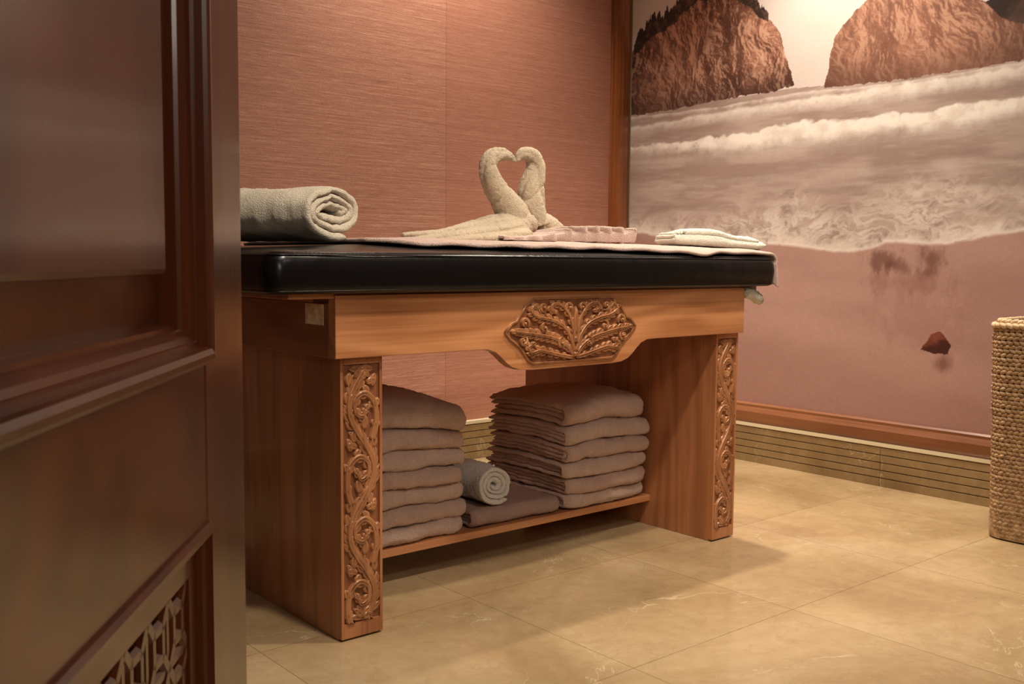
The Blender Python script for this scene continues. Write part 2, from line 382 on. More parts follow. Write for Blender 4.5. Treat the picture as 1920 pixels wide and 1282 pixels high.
sand = mixc(sand, c(188,151,141), sm(.05, 0, SHn-Zg)*.5)
def blob(px, py, rx, ry, tone, a, n=.5):
    global sand
    w0, z0 = mw(px, py); w1, _ = mw(px+rx, py); _, z1 = mw(px, py-ry)
    d = np.sqrt(((Wg-w0)/(w1-w0))**2+((Zg-z0)/(z1-z0))**2)+(fbm(Wg*30, Zg*16, 4, .65)-.5)*n*4
    sand = mixc(sand, c(*tone), (1-sm(.2, 1.3, d))*a)
blob(1656, 488, 34, 22, (104,62,52), .7, .5); blob(1690, 502, 36, 16, (104,62,52), .6, .5); blob(1740, 488, 30, 30, (104,62,52), .7, .5); blob(1700, 530, 80, 26, (140,94,84), .45)
blob(1766, 682, 22, 22, (110,62,54), .7, .25); blob(1720, 600, 90, 60, (158,114,104), .35)
st1 = [mw(*p) for p in [(1724,655),(1736,640),(1744,626),(1762,621),(1772,632),(1784,648),(1776,664),(1752,662)]]
kx = inpoly(st1, Wg+(nz2-.5)*.012, Zg+(nz1-.5)*.012)
w0, z0 = mw(1752, 642)
sand = np.where(kx[..., None], mixc(Z3+c(70,34,28), c(132,72,56), sm(-.02, .02, (Zg-z0)-(Wg-w0)*.6+(nz2-.5)*.05)), sand)
col = mixc(col, sand, sm(-.002, .004, SHn-Zg))
col = mixc(col, c(244,234,225), sm(.012, .0, np.abs(SHn-Zg))*.7*sm(.3,.55,nz2+.1))
col = np.clip(col*(1+(nzf-.5)*.08)[..., None], 0, 1)
me = bpy.data.meshes.new('picture')
co = np.stack([np.full(Wg.size, WX+.002), (2.948-Wg).ravel(), Zg.ravel()], 1)
me.vertices.add(co.shape[0]); me.vertices.foreach_set('co', co.ravel())
idx = np.arange(NW*NZ).reshape(NW, NZ)
q = np.stack([idx[:-1, :-1], idx[:-1, 1:], idx[1:, 1:], idx[1:, :-1]], -1).reshape(-1, 4)
me.loops.add(q.size); me.polygons.add(len(q)); me.loops.foreach_set('vertex_index', q.ravel().astype(np.int32))
me.polygons.foreach_set('loop_start', (np.arange(len(q))*4).astype(np.int32))
me.update(calc_edges=True)
ca = me.color_attributes.new('paint', 'FLOAT_COLOR', 'POINT')
ca.data.foreach_set('color', np.concatenate([col.reshape(-1, 3), np.ones((col.shape[0]*col.shape[1], 1))], 1).ravel().astype(np.float32))
m = NT('printed_mural'); at = m.n('ShaderNodeAttribute', {'attribute_name': 'paint'})
m.P('Base Color', at.outputs['Color']); m.P('Roughness', .45)
m.P('Normal', m.bump(m.noise(m.map((1, 1, 1)), 220, 3), .2, .001))
o = link('wall_mural', me, m.m, None, False, origin=True)
tag(o, 'large printed wall mural of sea rocks, foaming waves and wet sand', 'mural')

# ------------------------------------------------------------------ carving helpers
OFF = (-1, -.8, -.45, 0, .45, .8, 1); HT = (0, .78, 1, .5, 1, .78, 0)
def stroke(bm, pts, rad, h, to3):
    rings = []; n = len(pts)
    for i, (u, v) in enumerate(pts):
        a = pts[max(i-1, 0)]; b = pts[min(i+1, n-1)]; tx, ty = b[0]-a[0], b[1]-a[1]; l = math.hypot(tx, ty) or 1
        nx, ny = -ty/l, tx/l; r = rad[i] if hasattr(rad, '__len__') else rad
        rings.append([bm.verts.new(to3(u+nx*o*r, v+ny*o*r, h*hh*min(1, .35+r/.005))) for o, hh in zip(OFF, HT)])
    for i in range(n-1):
        for k in range(6): bm.faces.new((rings[i][k], rings[i][k+1], rings[i+1][k+1], rings[i+1][k]))
    bm.faces.new(rings[0]); bm.faces.new(rings[-1])
def leaf(bm, u, v, ang, Ln, Wd, h, to3, curl=0.0):
    pts = []; rad = []; N = 7; x, y, a = u, v, ang
    for i in range(N+1):
        t = i/N; pts.append((x, y)); rad.append(max(.0004, Wd*math.sin(PI*min(1, .12+t*.86))**.8))
        x += math.cos(a)*Ln/N; y += math.sin(a)*Ln/N; a += curl/N
    stroke(bm, pts, rad, h, to3)
def frond(bm, P, w, n, ll, lw, h, to3, spread=.75):
    Q = catmull([(x, y, 0) for x, y in P], 8); N = len(Q)
    for k in range(n):
        t = .12+.84*k/(n-1); i = min(N-2, int(t*(N-1))); d = Q[i+1]-Q[i]; a = math.atan2(d.y, d.x); s = .6+.5*math.sin(PI*min(1, t*1.05))
        for sg in (-1, 1): leaf(bm, Q[i].x, Q[i].y, a+sg*spread, ll*s, lw*s, h*.85, to3, -sg*.6)
    stroke(bm, [(q.x, q.y) for q in Q], [w*(1-.55*i/N) for i in range(N)], h*1.12, to3)
    d = Q[-1]-Q[-3]; leaf(bm, Q[-1].x, Q[-1].y, math.atan2(d.y, d.x), ll*.7, lw*.9, h, to3)
def scroll(bm, cu, cv, r0, a0, turns, sgn, w, h, to3, r1=.12):
    pts = []; rad = []; N = int(22*turns)
    for i in range(N+1):
        t = i/N; r = r0*(1-t)+r0*r1*t; a = a0+sgn*turns*2*PI*t
        pts.append((cu+math.cos(a)*r, cv+math.sin(a)*r)); rad.append(w*(1-.5*t)*(.4+.6*min(1, t*6)))
    stroke(bm, pts, rad, h, to3); bmesh_ball(bm, cu, cv, w*1.0, h*1.3, to3)
def bmesh_ball(bm, u, v, r, h, to3):
    N = 10; top = bm.verts.new(to3(u, v, h)); rings = []
    for rr, hh in ((1, 0), (.85, .55), (.5, .88)):
        rings.append([bm.verts.new(to3(u+math.cos(2*PI*k/N)*r*rr, v+math.sin(2*PI*k/N)*r*rr, h*hh)) for k in range(N)])
    for a, b in ((0, 1), (1, 2)):
        for k in range(N): bm.faces.new((rings[a][k], rings[a][(k+1) % N], rings[b][(k+1) % N], rings[b][k]))
    for k in range(N): bm.faces.new((rings[2][k], rings[2][(k+1) % N], top))

# ------------------------------------------------------------------ massage table
TF, TB = 1.68, 2.45
LX0, LX1, RX0, RX1 = .985, 1.080, 2.121, 2.212
table = thing('massage_table', 'carved cherry wood massage table with thick black leather cushion', 'massage table', (1.59, 2.06, 0))
MZ = .011
def apron_pts():
    p = [(.966, .681), (.966, .56)]
    p += [(1.30, .56), (1.335, .559), (1.356, .552), (1.372, .54), (1.387, .527), (1.402, .517), (1.425, .510), (1.46, .508)]
    p += [(3.168-x, z) for x, z in p[2:][::-1]]
    p += [(2.214, .56), (2.214, .681)]
    return p
bm = bmesh.new(); prism(bm, apron_pts(), lambda u, v, d: (u, d, v), 1.69, 1.664, .0015)
apron = obj('front_apron', bm, W_TAB_X, table)
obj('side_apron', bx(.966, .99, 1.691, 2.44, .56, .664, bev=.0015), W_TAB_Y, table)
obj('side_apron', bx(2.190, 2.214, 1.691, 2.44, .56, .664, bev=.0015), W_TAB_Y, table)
obj('back_apron', bx(.966, 2.214, 2.4405, 2.462, .56, .676, bev=.0015), W_TAB_X, table)
obj('corner_block', bx(.972, 1.03, 1.70, 1.76, .60, .6745, bev=.001), W_TAB_Y, table)
obj('paper_patch', bx(.9645, .9665, 1.708, 1.778, .622, .662), PATCH, table)
obj('cushion_board', bx(.87, 2.27, 1.668, 2.44, .6745, .6845, bev=.001), W_TAB_X, table)
def leg(x0, x1):
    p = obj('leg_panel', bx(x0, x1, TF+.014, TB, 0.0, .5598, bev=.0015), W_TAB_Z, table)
    bm = bmesh.new(); bw = .0065
    for a, b, z0, z1 in ((x0, x0+bw, 0.004, .5598), (x1-bw, x1, 0.004, .5598), (x0+bw, x1-bw, .004, .034), (x0+bw, x1-bw, .546, .5598)):
        box(bm, a, b, TF, TF+.014, z0, z1, .001)
    obj('front_frame', bm, W_TAB_Z, p)
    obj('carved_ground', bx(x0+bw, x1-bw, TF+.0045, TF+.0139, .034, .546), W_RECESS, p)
    cx = (x0+x1)/2; to3 = lambda u, v, d: Vector((cx+u, TF+.0048-d, .036+v))
    bm = bmesh.new(); H = .0070
    per = .25
    pts = [(.028*math.sin(2*PI*(v/per)+.3), v) for v in [i*.004+.008 for i in range(123)]]
    for i in range(2, len(pts)-2, 4):
        (u, v), (u2, v2) = pts[i], pts[i+1]; a = math.atan2(v2-v, u2-u)
        for sg in (-1, 1): leaf(bm, u, v, a+sg*(.75+.2*math.sin(i)), .028, .0085, H*.72, to3, -sg*.9)
    for k in range(4):
        vc = per*(.25+.5*k)-.3*per/(2*PI); sg = 1 if k % 2 == 0 else -1
        F = lambda u, v, d, sg=sg: to3(sg*u, v, d)
        frond(bm, [(-.024, vc-.066), (-.033, vc-.030), (-.028, vc+.008), (-.007, vc+.027), (.014, vc+.015), (.014, vc-.010), (-.002, vc-.019), (-.010, vc-.006)], .0082, 7, .018, .0088, H*1.1, F, .9)
        leaf(bm, -sg*.006, vc-.044, PI/2, .026, .0095, H*.95, to3, sg*.4)
        for (du, dv_, a, ln, wd) in ((.002, -.056, .8, .028, .0095), (.012, .046, 2.2, .028, .0095), (.028, .044, 1.4, .026, .0085), (-.012, .046, 2.6, .024, .009), (-.026, .040, 1.5, .026, .0085), (.016, -.068, 1.2, .024, .0085)):
            leaf(bm, sg*du, vc+dv_, a if sg > 0 else PI-a, ln, wd, H*.92, to3, sg*.7)
    stroke(bm, pts, .0072, H*1.25, to3)
    for vv, dd in ((.004, 1), (.504, -1)):
        for j in (-2, -1, 0, 1, 2): leaf(bm, 0, vv, dd*PI/2+j*.6, .028, .0085, H, to3, j*.3)
    bmesh.ops.recalc_face_normals(bm, faces=bm.faces)
    for v in bm.verts:
        dx = v.co.x-cx; lim = (x1-x0)/2-bw-.0003
        if abs(dx) > lim: v.co.x = cx+math.copysign(lim, dx)
        v.co.z = min(.5455, max(.0345, v.co.z))
    obj('carving', bm, W_CARVE, p, smooth=True)
leg(LX0, LX1); leg(RX0, RX1)
obj('shelf', bx(LX1, RX0, 1.905, 2.44, .070, .088, bev=.001), W_TAB_X, table)
MC = (1.584, .583+MZ)
half = [(-.204, 0), (-.186, .018), (-.172, .022), (-.158, .040), (-.146, .056), (-.134, .062), (-.122, .071)]
lowh = [(-.122, -.072), (-.138, -.064), (-.148, -.05), (-.162, -.034), (-.178, -.022), (-.19, -.014)]
out = half+[(-a, b) for a, b in half[::-1]]+[(-a, b) for a, b in lowh[::-1]]+lowh
mto = lambda u, v, d: Vector((MC[0]+u, 1.6655-d, MC[1]+v))
bm = bmesh.new(); prism(bm, out, mto, 0, .003)
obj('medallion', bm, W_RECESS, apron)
bm = bmesh.new()
stroke(bm, out+[out[0], out[1]], .0028, .006, lambda u, v, d: mto(u, v, d+.001))
m2 = lambda u, v, d: mto(u, v, d+.0028)
def vlim(u):
    a = abs(u); return .067 if a < .125 else max(.006, .067*(1-((a-.125)/.078)))
for sg in (-1, 1):
    T = lambda u, v, d, sg=sg: m2(max(-.199, min(.199, u))*sg, max(-vlim(u), min(vlim(u), v)), d)
    H = .0082
    frond(bm, [(.004,-.060),(.024,-.038),(.06,-.020),(.105,-.010),(.150,-.003),(.176,0)], .0060, 13, .021, .0070, H, T)
    frond(bm, [(.003,-.050),(.016,-.016),(.040,.010),(.078,.024),(.112,.030),(.134,.044),(.124,.056),(.112,.048)], .0058, 12, .018, .0066, H*1.1, T)
    frond(bm, [(.006,-.064),(.04,-.058),(.076,-.050),(.108,-.044),(.132,-.048),(.140,-.036),(.130,-.030)], .0056, 10, .017, .0066, H, T)
    frond(bm, [(.002,-.03),(.008,.004),(.022,.036),(.046,.056),(.070,.058),(.076,.046),(.066,.042)], .0054, 9, .016, .0064, H*1.1, T)
    scroll(bm, .020, .050, .014, -1.6, 1.2, 1, .0048, H*1.25, T)
    scroll(bm, .152, .018, .013, -2.4, 1.2, -1, .0046, H*1.1, T); scroll(bm, .156, -.020, .012, 2.4, 1.2, 1, .0046, H*1.1, T)
    scroll(bm, .042, -.030, .013, 2.0, 1.2, -1, .0046, H*1.2, T); scroll(bm, .094, .006, .012, 2.0, 1.2, -1, .0044, H*1.2, T); scroll(bm, .098, .052, .011, -2.0, 1.2, 1, .0044, H*1.2, T)
leaf(bm, 0, -.01, PI/2, .062, .0085, .0105, m2); bmesh_ball(bm, 0, -.056, .008, .010, m2); bmesh_ball(bm, 0, -.02, .007, .011, m2)
bmesh.ops.recalc_face_normals(bm, faces=bm.faces)
obj('medallion_carving', bm, W_CARVE, apron, smooth=True)
CX0, CX1, CY0, CY1 = .82, 2.32, 1.636, 2.475
ccx, ccy, chx, chy = (CX0+CX1)/2, (CY0+CY1)/2, (CX1-CX0)/2, (CY1-CY0)/2
ZT = .766
def cz(x, y):
    k = min(1, max(abs(x-ccx)/chx, abs(y-ccy)/chy)); d = min(chx-abs(x-ccx), chy-abs(y-ccy))
    z = ZT+.024*(1-k*k)
    if d < .03: z -= .011*((.03-max(d, 0))/.03)**2
    return z
def rrect(ins, z, r=.03, ns=40):
    pts = []; x0, x1, y0, y1 = CX0+ins, CX1-ins, CY0+ins, CY1-ins; r = max(.004, r-ins*.3)
    cs = ((x1-r, y1-r, 0), (x0+r, y1-r, PI/2), (x0+r, y0+r, PI), (x1-r, y0+r, 1.5*PI))
    for i, (cx, cy, a0) in enumerate(cs):
        for k in range(9): a = a0+PI/2*k/8; pts.append(Vector((cx+r*math.cos(a), cy+r*math.sin(a), z)))
        nx = cs[(i+1) % 4]; e = Vector((nx[0]+r*math.cos(nx[2]), nx[1]+r*math.sin(nx[2]), z)); s = pts[-1].copy()
        for k in range(1, ns): pts.append(s.lerp(e, k/ns))
    return pts
bm = bmesh.new(); rings = []
for ins, z in ((.06, .6846), (.012, .6846), (.005, .687), (.0015, .692), (0, .70), (-.002, .725), (0, .743), (.003, .752), (.008, .758), (.016, .7625), (.03, ZT)):
    R = rrect(ins, z)
    for p in R:
        if z > .7 and z < .76: p += Vector((0, 1, 0))*(mn.noise(p*5)*.003)
    rings.append([bm.verts.new(p) for p in R])
base = rrect(.03, ZT)
for k in (.93, .86, .78, .68, .56, .44, .3, .15):
    rings.append([bm.verts.new((ccx+(p.x-ccx)*k, ccy+(p.y-ccy)*k, ZT+.024*(1-k*k))) for p in base])
for a, b in zip(rings, rings[1:]):
    n = len(a)
    for k in range(n): bm.faces.new((a[k], a[(k+1) % n], b[(k+1) % n], b[k]))
bm.faces.new(rings[0][::-1]); bm.faces.new(rings[-1])
cush = obj('cushion', bm, LEATHER, table, smooth=True)
for ins, z, r in ((.0045, .7560, .0013), (.003, .690, .0014)):
    bm = bmesh.new(); P = rrect(ins-.001, z); tube(bm, P+[P[0]], r, 6); obj('piping', bm, LEATHER, cush, smooth=True)
bm = bmesh.new(); P = rrect(.012, .7618)
for i in range(len(P)):
    a, b = P[i], P[(i+1) % len(P)]; Ln = (b-a).length; nn = max(1, int(Ln/.008))
    for k in range(nn):
        s = a.lerp(b, k/nn); e = a.lerp(b, (k+.6)/nn)
        if s.y < 1.75 or s.x < .9: tube(bm, [s, (s+e)/2+Vector((0, 0, .0003)), e], .0007, 4)
obj('stitching', bm, THREAD, cush)

# ------------------------------------------------------------------ towels
def ribbon(bm, path, t, l0, l1, m, to3):
    ls = [l0, l0+.08*t, l0+.25*t, l0+.5*t]+[l0+.5*t+(l1-l0-t)*k/m for k in range(1, m)]+[l1-.5*t, l1-.25*t, l1-.08*t, l1]
    def er(d): d = min(1, d/(t/2)); return math.sqrt(max(0, 1-(1-d)**2))
    n = len(path); cum = [0]
    for i in range(1, n): cum.append(cum[-1]+math.dist(path[i], path[i-1]))
    T = []; B = []
    for l in ls:
        el = er(min(l-l0, l1-l)); ta = []; ba = []
        for i, (p, q) in enumerate(path):
            a = path[max(i-1, 0)]; b = path[min(i+1, n-1)]; tx, ty = b[0]-a[0], b[1]-a[1]; L_ = math.hypot(tx, ty) or 1
            nx, ny = -ty/L_, tx/L_; e = min(el, er(min(cum[i], cum[-1]-cum[i])+t*.05)); h = t/2*max(e, .04)
            ta.append(bm.verts.new(to3(p+nx*h, q+ny*h, l))); ba.append(bm.verts.new(to3(p-nx*h, q-ny*h, l)))
        T.append(ta); B.append(ba)
    for j in range(len(ls)-1):
        for i in range(n-1):
            bm.faces.new((T[j][i], T[j][i+1], T[j+1][i+1], T[j+1][i])); bm.faces.new((B[j][i], B[j+1][i], B[j+1][i+1], B[j][i+1]))
        for i in (0, n-1): bm.faces.new((T[j][i], T[j+1][i], B[j+1][i], B[j][i]))
    for j in (0, -1):
        for i in range(n-1): bm.faces.new((T[j][i], B[j][i], B[j][i+1], T[j][i+1]))
def refine(p, step):
    out = [p[0]]
    for a, b in zip(p, p[1:]):
        k = max(1, int(math.dist(a, b)/step))
        for i in range(1, k+1): out.append((a[0]+(b[0]-a[0])*i/k, a[1]+(b[1]-a[1])*i/k))
    return out
def ushape(back, front, zb, h, t, back2=None):
    R = (h-t)/2; zc = zb+h/2; p = [(back, zc-R)]
    for k in range(13): a = -PI/2-PI*k/12; p.append((front+R+t/2+R*math.cos(a), zc+R*math.sin(a)))
    p.append((back if back2 is None else back2, zc+R)); return refine(p, .008)
def folded(name, label, cat, group, x0, x1, y0, y1, zb, h, mat, seed, yaw=0, warp=None, amp=.004):
    rr = random.Random(seed); bm = bmesh.new(); t = h/4.0
    cx, cy = (x0+x1)/2, (y0+y1)/2; fw = rr.uniform(0, 6)
    def to3(p, q, l):
        ex = max(0, min(l-x0, x1-l)); ey = max(0, p-y0)
        sidef = math.exp(-ex/.012); zm = zb+h*.45
        q = zm+(q-zm)*(1-.16*sidef)
        if ey < .05 and ex < .028: p += .014*(1-ex/.028)**2*(1-ey/.05)
        p += (.004*math.sin(l*17+fw)+.003*math.sin(l*43+fw*2))*max(0, 1-ey/.08)
        v = Vector((l-cx, p-cy, 0)); v.rotate(Matrix.Rotation(yaw, 3, 'Z')); v = Vector((v.x+cx, v.y+cy, q))
        w = Vector((v.x*8, v.y*8, v.z*10+seed*.37)); d = mn.noise_vector(w)*amp; d.z *= .4
        w2 = Vector((v.x*34, v.y*34, v.z*60+seed)); d += mn.noise_vector(w2)*amp*.45
        w3 = Vector((v.x*170, v.y*170, v.z*170)); d += mn.noise_vector(w3)*.0024
        v += d
        if warp: v = warp(v)
        return v
    j = lambda s: rr.uniform(-s, s)
    ribbon(bm, ushape(y1+j(.01), y0, zb+.0003, h-.0006, t, y1-.004+j(.012)), t, x0+j(.003), x1+j(.003), 90, to3)
    ribbon(bm, ushape(y1-.01+j(.008), y0+t*1.05, zb+t, h-2*t, t, y1-.012+j(.01)), t*.97, x0+.002+j(.004), x1-.004+j(.004), 60, to3)
    o = obj(name, bm, mat, None, smooth=True)
    tag(o, label, cat, group)
    return o
ZS = .0895
def dome(cx, cy, hx, hy, c):
    def f(v):
        a = max(0, 1-((v.x-cx)/hx)**2*.9); b = max(0, 1-((v.y-cy)/hy)**2*.9)
        v = v.copy(); v.z = ZS+max(0, v.z-ZS)*(1+c*a*b); return v
    return f
names_r = ['lowest folded pink towel of the right stack on the lower shelf', 'second folded towel from the bottom of the right shelf stack', 'third folded towel from the bottom of the right shelf stack', 'fourth folded towel from the bottom of the right shelf stack', 'fifth folded towel from the bottom, beneath the topmost in the right stack', 'puffy topmost folded pink towel of the right stack on the shelf']
hs = [.040, .042, .042, .043, .046, .060]; z = ZS
wr = dome(1.96, 2.07, .19, .2, .14)
for i, h in enumerate(hs):
    folded('folded_towel', names_r[i], 'towel', 'folded towels in the right stack', 1.80+random.uniform(-.006, .006), 2.110+random.uniform(-.010, .001), 1.893+random.uniform(-.005, .012), 2.24, z, h, T_STACK2 if i % 2 else T_STACK, 10+i, math.radians(random.uniform(-.8, .8)), wr, .007)
    z += h
names_l = ['lowest folded pink towel of the left stack beside the carved leg', 'second folded towel from the bottom of the left shelf stack', 'third folded towel from the bottom of the left shelf stack', 'middle folded towel of the seven in the left shelf stack', 'third folded towel from the top of the left shelf stack', 'second folded towel from the top of the left shelf stack', 'rounded topmost folded towel of the tall left stack on the shelf']
hs = [.038, .039, .040, .039, .039, .041, .058]; z = ZS
wl = dome(1.26, 2.07, .24, .2, .22)
for i, h in enumerate(hs):
    folded('folded_towel', names_l[i], 'towel', 'folded towels in the left stack', 1.12, 1.476+random.uniform(-.014, .004), 1.908+random.uniform(-.004, .012), 2.24, z, h, T_STACK2 if i % 2 else T_STACK, 40+i, math.radians(random.uniform(-1.2, 1.2)), wl, .007)
    z += h
folded('folded_towel', 'mauve folded towel lying flat between the two shelf stacks', 'towel', None, 1.496, 1.782, 1.91, 2.22, ZS, .044, T_MAUVE, 70, 0, None, .004)
def roll(name, label, cat, c0, axis, length, w, h, turns, t, mat, seed, tailang=-.6, sup=.85, pitch=1.0, wob=.004):
    axis = Vector(axis).normalized(); side = axis.cross(Vector((0, 0, 1))).normalized()*-1
    N = int(turns*48); path = []
    A, B = w/2-t/2, h/2-t/2
    for i in range(N+1):
        s = i/N; a = tailang+2*PI*turns*s; k = turns*s*t*pitch
        ra, rb = max(t*.8, A-k), max(t*.12, B-k)
        ca, sa = math.cos(a), math.sin(a)
        path.append((ra*math.copysign(abs(ca)**sup, ca), rb*math.copysign(abs(sa)**sup, sa)))
    bm = bmesh.new()
    def to3(p, q, l):
        tel = (1-min(1, math.hypot(p/(w/2), q/(h/2))))*.012
        v = c0+axis*(l+tel)+side*p+Vector((0, 0, q+h/2))
        e = min(1, (v.z-c0.z)/.02+.1)
        return v+mn.noise_vector(v*9+Vector((seed, 0, 0)))*wob*e+mn.noise_vector(v*34+Vector((seed, 0, 0)))*wob*.3*e+mn.noise_vector(v*160)*.002
    ribbon(bm, path, t*.94, 0, length, 90, to3)
    o = obj(name, bm, mat, None, smooth=True); tag(o, label, cat); return o
roll('rolled_towel', 'thick cream rolled bath towel on the left end of the cushion', 'towel', Vector((1.068, 1.83, .7835)), (-.50, .87, .0), .42, .230, .120, 2.95, .0165, T_ROLL, 3, -1.9, .84, 1.0, .012)
roll('rolled_towel', 'small white rolled towel on the mauve towel between the shelf stacks', 'towel', Vector((1.574, 1.922, ZS+.0455)), (.08, 1, 0), .22, .110, .103, 3.4, .0122, T_WHITE, 9, -2.2, .88, 1.0, .010)

def sheet(name, nu, nv, fn, t, mat, label, cat, grp=None):
    bm = bmesh.new(); g = [[bm.verts.new(fn(i/nu, j/nv)) for j in range(nv+1)] for i in range(nu+1)]
    for i in range(nu):
        for j in range(nv): bm.faces.new((g[i][j], g[i+1][j], g[i+1][j+1], g[i][j+1]))
    o = obj(name, bm, mat, None, smooth=True, recalc=True)
    md = o.modifiers.new('thickness', 'SOLIDIFY'); md.thickness = t; md.offset = 0
    b = o.modifiers.new('soft', 'BEVEL'); b.width = t*.35; b.segments = 2; b.limit_method = 'ANGLE'; b.angle_limit = 1.0
    return tag(o, label, cat, grp)
def spread(u, v):
    s = 1.11+u*1.282
    yf = 1.715-.070*min(1, u*1.4)+.005*math.sin(u*17)+.003*math.sin(u*41+1); yb = 2.36
    y = yf+(yb-yf)*v
    if u < .06: y += (.06-u)*1.2*(1-v)
    xe = 2.300; t = .0052
    if s <= xe: x = s; z = cz(x, y)
    else:
        d = s-xe; r = .024
        if d < r*PI/2: a = d/r; x = xe+r*math.sin(a); z = cz(xe, y)-r*(1-math.cos(a))
        else: x = xe+r+.004*math.sin(y*30); z = cz(xe, y)-r-(d-r*PI/2)*(.9+.25*math.sin(y*9))
    z += t+.0045*max(0, mn.noise(Vector((x*8, y*8, 3))))+.003*(1-v)**8*(.5+.5*math.sin(u*60))+.0006*mn.noise(Vector((x*120, y*120, 3)))
    if s > xe: x += .006
    return Vector((x, y, z+.001))
sheet('spread_towel', 220, 60, spread, .0085, T_PINK, 'pale pink bath towel spread flat over the cushion', 'towel')
WR = bpy.data.textures.new('terry_wrinkle', 'CLOUDS'); WR.noise_scale = .008; WR.noise_depth = 2
def swan(name, label, chains):
    bm = bmesh.new()
    for pts, wr_, dp, flat in chains:
        P = catmull([at_y(px, py, Y) for px, py, r, Y in pts], 18)
        rr = [p.x for p in catmull([(r, 0, 0) for px, py, r, Y in pts], 18)]
        ph = random.random()*6
        def md_(s, th, ph=ph, wr_=wr_, dp=dp):
            g = abs(math.sin(th/2+s*wr_+ph)); g2 = abs(math.sin(th/2-s*1.5+ph*2))
            g3 = abs(math.sin(s*13+.7*math.sin(th+ph)+.4*math.sin(th*2)))
            return 1.06-dp*(1-g)**5-dp*.8*(1-g2)**7-.13*(1-g3)**5*min(1, (1-s)*1.6)
        tube(bm, P, rr, 52, md_, flat)
    o = obj(name, bm, T_BEIGE, None, smooth=True)
    md = o.modifiers.new('merge', 'REMESH'); md.mode = 'VOXEL'; md.voxel_size = .0019; md.use_smooth_shade = True
    sm_ = o.modifiers.new('smooth', 'SMOOTH'); sm_.iterations = 1
    d = o.modifiers.new('wrinkles', 'DISPLACE'); d.texture = WR; d.strength = .0034; d.mid_level = .5; d.texture_coords = 'LOCAL'
    return tag(o, label, 'towel animal', 'towel swans forming a heart')
swan('towel_swan', 'left beige towel swan, tail draped flat to the left', [
    ([(972,424,.044,1.98),(956,396,.040,1.98),(938,368,.0325,1.98),(923,342,.0265,1.98),(916,316,.0235,1.98),(921,296,.0203,1.98),(937,289,.0168,1.98),(953,292,.0125,1.98),(967,303,.003,1.98)], 3, .26, 1),
    ([(984,422,.044,1.98),(935,424,.041,1.97),(890,430,.031,1.96),(826,438,.017,1.94),(754,440,.007,1.93)], 2, .24, .72),
    ([(975,430,.034,1.94),(915,436,.030,1.92),(855,443,.022,1.90),(800,448,.015,1.89),(768,449,.008,1.885)], 1, .2, .6),
    ([(985,440,.026,1.90),(925,446,.022,1.875),(870,449,.016,1.865),(826,451,.008,1.86)], 1, .18, .6)])
swan('towel_swan', 'right beige towel swan, upright thick neck curving left', [
    ([(1002,422,.042,1.99),(996,388,.040,1.99),(996,358,.0345,1.99),(1001,332,.0283,1.99),(1004,310,.0238,1.99),(998,294,.0203,1.99),(985,288,.0168,1.99),(975,292,.0120,1.99),(969,304,.003,1.99)], 2, .26, 1),
    ([(1000,420,.040,1.99),(1028,424,.030,2.0),(1058,434,.010,2.0)], 2, .14, .9)])
def pleat(u, v):
    a = max(0, min(1, (u-.10)/.6)); a = a*a*(3-2*a); a2 = max(0, min(1, (u-.25)/.3))
    pd = .046; x = 1.515+u*.425; H = .006+.022*a
    ph = 2*PI*x/pd+.6*math.sin(u*9)
    if v < .35:
        k = v/.35; z = cz(x, 1.86)+.012+H*k; y = 1.832-(.003+.017*a2)*math.sin(ph+k*.6)-.004*math.sin(k*PI)*a
        x += .012*a2*math.cos(ph)*k; z += .009*a2*math.sin(ph)*k
    else:
        k = (v-.35)/.65; y = 1.832-(.003+.017*a2)*math.sin(ph+.6)*(1-k)+k*.13
        z = cz(x, 1.86)+.012+H+.003*math.sin(k*PI)+.009*a2*math.sin(ph)*(1-k*.2)-k*.006*(1-a)
        x += .012*a2*math.cos(ph)*(1-k)
    z += .002*mn.noise(Vector((x*40, y*40, 0)))
    return Vector((x, y, z))
sheet('pleated_towel', 240, 40, pleat, .0050, T_PINK, 'pink towel folded into wavy fan pleats in front of the right swan', 'towel')
def strip_cloth(c0, yaw, Ln, Wd, hgt, name, label, seed):
    R = Matrix.Rotation(yaw, 3, 'Z'); bm = bmesh.new()
    def to3(p, q, l):
        v = R @ Vector((p, l, 0)); v = v+Vector((c0.x, c0.y, 0)); k = max(0, min(1, p/Ln))
        v.z = cz(min(v.x, 2.28), v.y)+.0145+q*(1-.35*k+.2*math.sin(k*3.1))+.010*mn.noise(Vector((v.x*11, v.y*11, seed)))*(q/hgt)+.0015*mn.noise(Vector((v.x*60, v.y*60, seed)))
        if v.x > 2.31: v.z -= (v.x-2.31)*.8
        return v
    ribbon(bm, refine([(0, hgt*.36), (Ln, hgt*.36)], .008), hgt*.7, -Wd/2, Wd/2, 24, to3)
    ribbon(bm, refine([(.03, hgt*.80), (Ln*.5, hgt*.86), (Ln*.93, hgt*.78)], .008), hgt*.42, -Wd*.46, Wd*.40, 24, to3)
    o = obj(name, bm, T_LINEN, None, smooth=True); tag(o, label, 'cloth')
    bm = bmesh.new()
    for x, q in ((-.0005, hgt*.30), (.002, hgt*.56), (.010, hgt*.74), (.020, hgt*.76), (.029, hgt*.86)):
        P = [to3(x, q, -Wd*.46+Wd*.92*j/12) for j in range(13)]; tube(bm, P, .0042, 8)
    obj('ribbed_hem', bm, T_LINEN, o, smooth=True)
    return o
strip_cloth(Vector((2.085, 1.835, 0)), math.radians(-24), .27, .13, .040, 'folded_cloth', 'white folded cloth with ribbed hem on the right end of the cushion', 5)
bm = bmesh.new()
